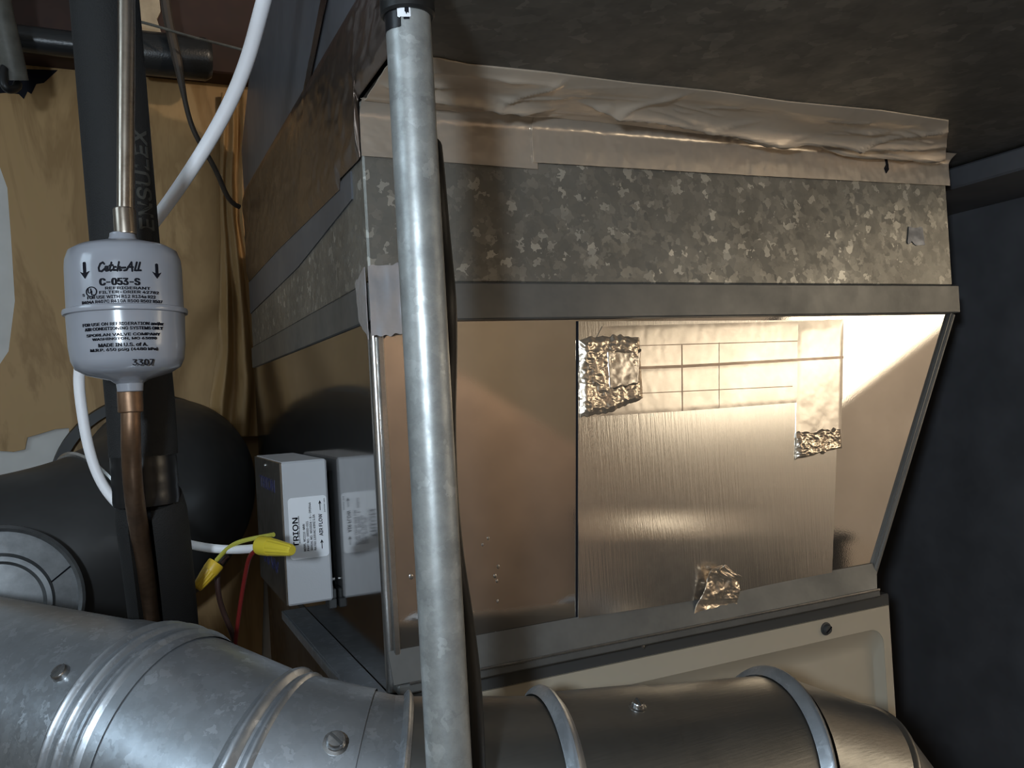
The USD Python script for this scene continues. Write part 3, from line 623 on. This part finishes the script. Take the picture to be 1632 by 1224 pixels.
def stroke2d(polys, w):
    from shapely.geometry import LineString
    from shapely.ops import unary_union
    g = unary_union([LineString(p).buffer(w) for p in polys])
    return cat(*[trimesh.creation.extrude_polygon(q, .3, engine='earcut') for q in getattr(g, 'geoms', [g])])
script = stroke2d([[(.95, .82), (.80, 1.0), (.45, .85), (.22, .4), (.28, .05), (.6, 0), (.95, .25)], [(1.35, .5), (1.1, .5), (1.0, .2), (1.15, .03), (1.4, .5), (1.3, .05), (1.5, .12)], [(1.85, .95), (1.6, .2), (1.7, .03), (1.95, .15)], [(1.6, .6), (2.0, .65)],
                   [(2.35, .45), (2.1, .45), (2.05, .1), (2.35, .1)], [(2.75, 1.0), (2.5, .03), (2.65, .4), (2.85, .45), (2.8, .05), (3.0, .1)], [(3.0, .35), (3.5, .38)], [(3.3, .05), (3.6, .1), (4.25, 1.0), (4.3, .02)], [(3.8, .45), (4.4, .45)], [(4.9, 1.0), (4.6, .1), (4.85, .08)], [(5.3, 1.0), (5.0, .1), (5.35, .12)]], .105)
arrow = stroke2d([[(0, 1), (0, .3)], ], .085)
arrow = cat(arrow, trimesh.creation.extrude_polygon(Polygon([(-.3, .46), (0, 0), (.3, .46), (0, .32)]), .3, engine='earcut'))
lettering = [wraptext('', 295, 540, 342, 58, mesh=script), wraptext('', 195, 247, 360, 100, mesh=arrow), wraptext('', 603, 655, 365, 92, mesh=arrow),
    *[wraptext('C-053-S', 305 + k, 530 + k, 440, 44, True) for k in (-3, 0, 3)], wraptext('REFRIGERANT', 335, 590, 482, 17, True), wraptext('FILTER-DRIER 42782', 302, 640, 508, 17, True),
    wraptext('FOR USE WITH R12 R134a R22', 235, 620, 538, 19, True), wraptext('R404A R407C R410A R500 R502 R507', 205, 660, 567, 19, True),
    wraptext('FOR USE ON REFRIGERATION and/or', 210, 665, 715, 19, True, R_=.0309), wraptext('AIR CONDITIONING SYSTEMS ONLY', 222, 660, 745, 19, True, R_=.0309),
    wraptext('SPORLAN VALVE COMPANY', 230, 645, 785, 17, True, R_=.0308), wraptext('WASHINGTON, MO 63090', 262, 625, 812, 15, True, R_=.0308),
    wraptext('MADE IN U.S. of A.', 295, 572, 852, 21, True, R_=.0307), wraptext('M.R.P. 650 psig (4480 kPa)', 250, 630, 882, 18, R_=.0307), wraptext('3307', 485, 610, 970, 40, R_=.0299)]
circ = stroke2d([[(math.cos(a), math.sin(a)) for a in np.linspace(0, 2 * np.pi, 40)]], .09)
for m_ in (circ,): m_.vertices[:, :2] = m_.vertices[:, :2] * .5 + .5
lettering += [wraptext('', 227, 290, 500, 62, mesh=circ), wraptext('U', 238, 257, 494, 30, True), wraptext('L', 257, 275, 508, 30, True), wraptext('S', 208, 220, 518, 16, True)]
part(fd, 'printing', lettering, M['ink'], 'dark printed lettering and arrows', False, 'stuff')

# copper above and below the drier
def pts_d(l): return [pD(*q) for q in l]
cu = thing('copper_line', 'straight copper line entering the top of the grey filter drier', 'copper pipe', pD(200, 372, .481))
part(cu, 'tube', tube(pts_d([(201, -60, .481), (201.5, 60, .481), (200.5, 200, .481), (200.3, 340, .481)]), .0047, 24), M['copper'])
part(cu, 'coupling', lathe([(.0047, 0), (.0058, .0003), (.0060, .001), (.0060, .0142), (.0056, .015), (.0047, .0152)], pD(200, 374, .481), (0, 0, 1), 32), M['copper'], 'soldered copper coupling')
cu = thing('copper_line', 'dull brown copper line bending down from the bottom of the filter drier', 'copper pipe', pD(208, 625, .481))
part(cu, 'tube', tube(spline(pts_d([(208, 650, .481), (208.5, 690, .481), (210, 740, .490), (214, 790, .505), (223, 850, .545), (232, 910, .572), (241, 985, .617), (250, 1060, .645)]), 40), list(np.linspace(.0052, .0070, 40)), 24), M['copper_old'])
part(cu, 'coupling', lathe([(.0045, 0), (.0064, .0003), (.0068, .001), (.0068, .0125), (.0062, .0135), (.0045, .0138)], pD(208.5, 658, .481), (0, 0, 1), 32), M['copper_old'], 'soldered copper coupling')

# black foam insulation on the suction line behind the drier
fo = thing('insulated_line', 'refrigerant line in black foam sleeve running behind the filter drier', 'insulated pipe', pD(222, 620, .55))
fd_ = .548
part(fo, 'foam_sleeve', tube(spline(pts_d([(160, -80, fd_), (167, 0, fd_), (183, 190, fd_), (199, 380, fd_), (212, 520, fd_), (222, 620, fd_), (229, 725, fd_)]), 40), .0208, 40), M['foam'])
part(fo, 'tape_wrap', tube(spline(pts_d([(227, 712, fd_), (231, 760, fd_), (234, 803, fd_)]), 12), [.0200 + .0002 * math.sin(k * 2.1) for k in range(12)], 40), M['black_tape'], 'glossy black tape wrap')
def csleeve(pts, R0, R1, a0, a1, n=44):
    """foam sleeve slit open along its length: wall from R0 to R1, from angle a0 to a1 measured from the side facing the camera, positive to the right"""
    p = V(pts); rings = []; t = np.gradient(p, axis=0); t /= np.linalg.norm(t, axis=1, keepdims=True)
    A = np.linspace(a0, a1, n)
    for i in range(len(p)):
        f0 = -p[i] / np.linalg.norm(p[i]); f0 -= t[i] * (f0 @ t[i]); f0 /= np.linalg.norm(f0); g0 = np.cross(t[i], f0)
        g0 = g0 if g0 @ r_ > 0 else -g0
        d = np.cos(A)[:, None] * f0 + np.sin(A)[:, None] * g0
        rings.append(np.vstack([p[i] + R1[i] * d, (p[i] + R0[i] * d)[::-1]]))
    m = 2 * n; v = np.vstack(rings); f = []
    for i in range(len(p) - 1):
        for j in range(m):
            k = (j + 1) % m; f += [(i * m + j, i * m + k, (i + 1) * m + k), (i * m + j, (i + 1) * m + k, (i + 1) * m + j)]
    for b in (0, (len(p) - 1) * m):
        for j in range(n - 1): f += [(b + j, b + j + 1, b + m - 1 - j), (b + j + 1, b + m - 2 - j, b + m - 1 - j)]
    q = trimesh.Trimesh(v, f, process=False); trimesh.repair.fix_normals(q); return q
cp_ = spline(pts_d([(238, 790, fd_ + .006), (248, 870, fd_ + .028), (258, 960, .625), (268, 1060, .665)]), 30)
part(fo, 'foam_sleeve', csleeve(cp_, np.linspace(.0150, .0150, 30), [.0200, .0212] + list(np.linspace(.0222, .0250, 28)), -.02, 5.55), M['foam'], 'slit foam sleeve below the tape wrap')
# lettering along the sleeve: reads upwards
fdir = pD(183, 190, fd_) - pD(199, 380, fd_); fdir /= np.linalg.norm(fdir)
fc = pD(191, 285, fd_); fn0 = -fc / np.linalg.norm(fc); fn0 -= fdir * (fn0 @ fdir); fn0 /= np.linalg.norm(fn0); fr0 = np.cross(fdir, fn0)
if fr0 @ r_ < 0: fr0 = -fr0
def foamtext(s, py0, py1, h, a_mid):
    m = meshkit.text_mesh(s, h, .3, True); v = m.vertices.copy(); v[:, 0] -= v[:, 0].min(); v[:, 0] /= v[:, 0].max()
    c0, c1 = pD(np.interp(py0, [0, 380], [167, 199]), py0, fd_), pD(np.interp(py1, [0, 380], [167, 199]), py1, fd_)
    a = a_mid + (h / 2 - v[:, 1]) / .0208; r = .0206 + .0006 * (v[:, 2] > .1)
    m.vertices = c0 + (c1 - c0) * v[:, :1] + r[:, None] * (fn0 * np.cos(a)[:, None] + fr0 * np.sin(a)[:, None]); return m
part(fo, 'printing', [foamtext('ENSULEX', 374, 216, .011, .72), foamtext('ID', 660, 612, .010, .70)], M['foam_print'], 'grey raised lettering', False, 'stuff')

# ------------------------------------------------------------------ cables and wires
wc = spline(pts_d([(440, -60, .62), (418, 10, .62), (395, 92, .62), (368, 160, .62), (330, 230, .62), (290, 292, .62), (252, 345, .62), (210, 400, .625), (165, 470, .63), (137, 540, .635), (126, 600, .64), (130, 650, .64), (146, 730, .64), (172, 785, .64), (200, 815, .64), (250, 850, .66), (296, 866, .66), (350, 875, .65), (405, 874, .63), (420, 872, .625)]), 160)
rr = np.interp(np.arange(160), [0, 40, 75, 110, 159], [.0056, .0051, .0042, .0038, .0032])
single('white_cable', tube(wc, rr, 20), M['cable'], 'white jacketed cable looping behind the filter drier to the control box', 'cable')
def wire(name, pts, r, m, label, catg='wire'): return single(name, tube(spline(pts_d(pts), 50), r, 10), m, label, catg)
wire('red_wire', [(415, 874, .62), (404, 880, .622), (393, 905, .63), (385, 950, .64), (378, 1000, .65), (373, 1050, .66), (374, 1100, .67)], .0016, M['red'], 'red wire hanging from the wire nut on the control box')
wire('brown_wire', [(362, 885, .66), (348, 910, .66), (347, 935, .66), (356, 975, .665), (370, 1010, .67), (376, 1040, .675), (370, 1090, .68)], .0021, M['brown_wire'], 'dark brown wire hanging between the drooping wire nut and the red wire')
wire('yellow_wire', [(436, 852, .625), (420, 855, .63), (395, 860, .635), (372, 868, .64), (355, 882, .645), (345, 893, .648)], .0017, M['yellow_wire'], 'yellow-green wire bridging the two wire nuts')
def nut(name, a, b, r0, r1, m, label):
    a, b = V(a), V(b); ax = b - a; L = np.linalg.norm(ax)
    t = thing(name, label, 'wire nut', a)
    part(t, 'skirt', lathe([(r0 * .72, -L * .0), (r0 * 1.0, 0), (r0 * 1.06, L * .06), (r0 * 1.02, L * .30), (r0 * .97, L * .34), (r0 * .72, L * .30)], a, ax, 32), m)
    mm = lathe([(r0 * .97, L * .33), (r0 * .9, L * .5), (r1, L * .95), (r1 * .8, L), (0, L)], a, ax, 48)
    # ribs pressed into the cone
    q = mm.vertices - a; ax_ = ax / L; h = q @ ax_; rad = q - np.outer(h, ax_); u = frame(ax_)[0]; w = np.cross(ax_, u)
    th = np.arctan2(rad @ w, rad @ u); mm.vertices = a + np.outer(h, ax_) + rad * (1 - .05 * (np.cos(th * 12) > 0))[:, None]
    part(t, 'cone', mm, m, None, 20)
nut('wire_nut', pD(414, 869, .612), pD(466, 877, .595), .0066, .0042, M['yellow'], 'yellow ribbed wire nut lying across the label of the control box')
nut('wire_nut', pD(345, 897, .650), pD(313, 938, .640), .0062, .0040, M['yellow_old'], 'amber yellow wire nut drooping beside the black foam sleeve')
wire('dark_cable', [(262, -20, 1.0), (268, 30, 1.0), (283, 100, 1.0), (297, 170, 1.0), (312, 215, 1.0), (335, 255, 1.01), (352, 290, 1.02), (366, 318, 1.03), (382, 330, 1.04)], [.0058] * 15 + list(np.linspace(.0058, .0030, 10)) + [.0030] * 25, M['brown_sheath'], 'thin dark cable hanging down the kraft facing', 'cable')
wire('thin_wire', [(200, 30, .97), (250, 42, .97), (300, 57, .97), (350, 70, .97), (405, 85, .97)], .0016, M['old_pipe'], 'thin pale wire crossing under the joist')

# ------------------------------------------------------------------ control box on the left face
BY = .705
bx0, bx1, bz0, bz1 = .1138, .1512, -.1582, -.0412
pb = thing('control_box', 'pale grey air cleaner control box with white rating label on the shiny side', 'control box', ((bx0 + bx1) / 2, BY + .07, bz0))
part(pb, 'housing', bx(bx0, bx1, BY, BY + .145, bz0, bz1, .0016), M['box'])
part(pb, 'side_panel', bx(bx0 - .0008, bx0 + .0012, BY + .0008, BY + .144, bz0 + .0006, bz1 - .0006, .0004), M['furnace_side'], 'shiny dark side panel')
part(pb, 'mounting_bracket', bx(bx1 - .001, X0 - .0002, BY + .02, BY + .13, bz0 + .006, bz1 - .012, .001), M['dark'], 'dark mounting bracket against the case')
for k, zz_ in ((0, bz0 + .012), (1, bz0 + .004)): part(pb, 'bracket_tab', bx(bx1 - .003, bx1 + .0035, BY + .004, BY + .02, zz_ - .012, zz_ - .004, .0008), M['dark'])
part(pb, 'bolt', lathe([(0, 0), (.0016, 0), (.0016, .0035), (0, .0035)], (bx1 - .0005, BY + .006, bz0 + .016), (1, 0, 0), 12), M['screw'])
L0, L1, LZ0, LZ1 = .1180, .1494, -.1212, -.0710
lab = onY(rrect(L0, L1, LZ0, LZ1, .003), BY - .0001, .0004)
lb = part(pb, 'rating_label', lab, M['label'], 'white rating label with rounded corners')
def ltxt(s, fx, fz0, fz1, h, bold=True):
    z0, z1 = LZ0 + fz0 * (LZ1 - LZ0), LZ0 + fz1 * (LZ1 - LZ0)
    return text(s, h, (L0 + fx * (L1 - L0), BY - .0006, z0), (0, 0, 1), (-1, 0, 0), (0, -1, 0), width=z1 - z0, bold=bold)
def arrow_up(fx, fz0, fz1):
    x = L0 + fx * (L1 - L0); z0, z1 = LZ0 + fz0 * (LZ1 - LZ0), LZ0 + fz1 * (LZ1 - LZ0); w = .0012
    return cat(onY(sbox(x - .00025, z0, x + .00025, z1 - .0004), BY - .0004, .0004), onY(Polygon([(x, z1), (x - w, z1 - .0026), (x - w * .55, z1 - .0028), (x, z1 - .001), (x + w * .55, z1 - .0028), (x + w, z1 - .0026)]), BY - .0004, .0004))
part(lb, 'printing', [ltxt('TRION', .225, .20, .68, .0042), ltxt('ELECTRONIC AIR CLEANER', .265, .26, .70, .0008), ltxt('MODEL  MC2110 -MNN', .40, .12, .56, .0017), ltxt('PART NO.  28000-021', .49, .12, .60, .0017),
                      ltxt('SERIAL NO.  M10004 - S - 090544', .58, .12, .90, .0017), ltxt('RATED 120VAC 60HZ 1.0A', .67, .12, .70, .0017), ltxt('AIR FLOW', .86, .34, .70, .0028), arrow_up(.82, .13, .28), arrow_up(.82, .76, .92), ltxt('147199-001', .95, .72, .95, .0008)], M['ink'], 'black printing on the label', False, 'stuff')
# navy marks on the box's side
def stx(s, y0, z0, w, h):
    return text(s, h, (bx0 - .0009, y0, z0), (0, -1, 0), (0, 0, 1), (-1, 0, 0), width=w, bold=True)
part(pb, 'side_printing', [stx('TRION', BY + .115, -.068, .085, .010), stx('WW', BY + .120, -.137, .09, .010)], M['navy_ink'], 'navy printing on the side', False, 'stuff')
part(pb, 'rivet', lathe([(0, -.001), (.0018, 0), (.0014, .0012), (0, .0016)], (bx0 - .0008, BY + .075, bz1 - .006), (-1, 0, 0), 16), M['screw'])

# ------------------------------------------------------------------ pipes and scraps at the top left
yb = WY - .085
a0, a1 = pY(-40, 58, yb), pY(290, 88, yb)
ab = thing('drain_pipe', 'black plastic drain pipe running sideways under the joist', 'drain pipe', a0)
zc = (a0[2] + a1[2]) / 2
part(ab, 'pipe', tube(np.linspace(V([a0[0] - .3, yb, zc + .004]), V([a1[0] - .05, yb, zc]), 12), .0150, 28), M['abs'])
part(ab, 'fitting', lathe([(.012, 0), (.0245, .0), (.0255, .003), (.0255, .075), (.021, .082), (0, .084)], (pY(222, 88, yb)[0], yb, zc), (1, 0, 0), 36), M['abs'], 'wider black end fitting')
og = [(-8, -60, .86), (0, 20, .86), (14, 80, .87), (24, 128, .88)]
op = thing('old_grey_pipe', 'old dusty grey pipe coming down at the upper left corner', 'pipe', pD(24, 128, .88))
part(op, 'pipe', tube(spline(pts_d(og), 24), .0125, 24), M['old_pipe'])
part(op, 'end_hook', tube(spline(pts_d([(24, 130, .88), (22, 142, .87), (10, 140, .86), (5, 125, .86), (8, 108, .865)]), 24), .0042, 12), M['rubber'], 'dark hooked end')
sw = [(213, -20), (252, -20), (256, 18), (250, 30), (257, 52), (246, 58), (236, 50), (213, 44)]
single('wood_offcut', plate([pY(*q, WY - .052) for q in sw], (0, 1, 0), .006), M['scrap_wood'], 'pale splintered wood offcut at the top behind the copper line', 'wood offcut')

# ------------------------------------------------------------------ behind the camera: unseen things added for the sheet metal to mirror
z_ = V([0, 1.0, 0])
def lampbox(c, w, h, d0, d1, roll):
    ro = math.radians(roll); x_, y_ = V([-math.cos(ro), 0, math.sin(ro)]), V([math.sin(ro), 0, math.cos(ro)])
    m = trimesh.creation.box([w, h, d1 - d0]); T = np.eye(4); T[:3, 0], T[:3, 1], T[:3, 2] = x_, y_, z_; T[:3, 3] = c + z_ * (d0 + d1) / 2; m.apply_transform(T); return m
c = LAMP_PANELS[1][0]
lp = thing('added_lamp', 'added unseen lamp, two warm panels shaped for the sheet reflections, on a wall arm', 'lamp', c)  # unseen, added to warm the front and reflect in the sheet metal
for c_, w_, h_, ro_ in LAMP_PANELS:
    pn = part(lp, 'housing', lampbox(c_, w_ + .012, h_ + .012, -.04, -.0005, ro_), M['dark'])
    part(pn, 'diffuser', lampbox(c_, w_, h_, 0, .004, ro_), M['glow'])
part(lp, 'arm', tube([LAMP_PANELS[0][0] - z_ * .05, V([1.22, c[1] - .05, .06]), c - z_ * .05, V([c[0] + .25, c[1] - .07, .24]), V([2.198, c[1] - .07, .25])], .012, 16), M['dark'])
part(lp, 'wall_plate', lathe([(0, 0), (.06, 0), (.06, .012), (.02, .018), (0, .018)], (2.199, c[1] - .07, .25), (-1, 0, 0), 32), M['dark'])
cbn = thing('added_cabinet', 'added unseen dark cabinet that darkens the mirror image in the lower cover plate', 'cabinet', (1.2, -.6, FLOOR))  # unseen block, added to darken what the lower plate reflects
part(cbn, 'body', bx(1.14, 1.38, -.96, -.22, FLOOR, -.345, .004), M['dark'])
part(cbn, 'top_board', bx(1.13, 1.39, -.97, -.21, -.345, -.325, .004), M['dark'])

st = thing('added_stair_side', 'added unseen staircase side shaped for the brown wedge mirrored in the front sheet', 'staircase', (.6, -1.0, FLOOR))  # unseen, added; outline follows the brown wedge mirrored in the front sheet
part(st, 'side_panel', plate([(.45, -1.0, .31), (1.51, -1.0, -.356), (.45, -1.0, -.90)], (0, -1, 0), .02), M['ply'])
part(st, 'post', bx(.45, .53, -1.06, -1.02, FLOOR, .28, .003), M['ply'])
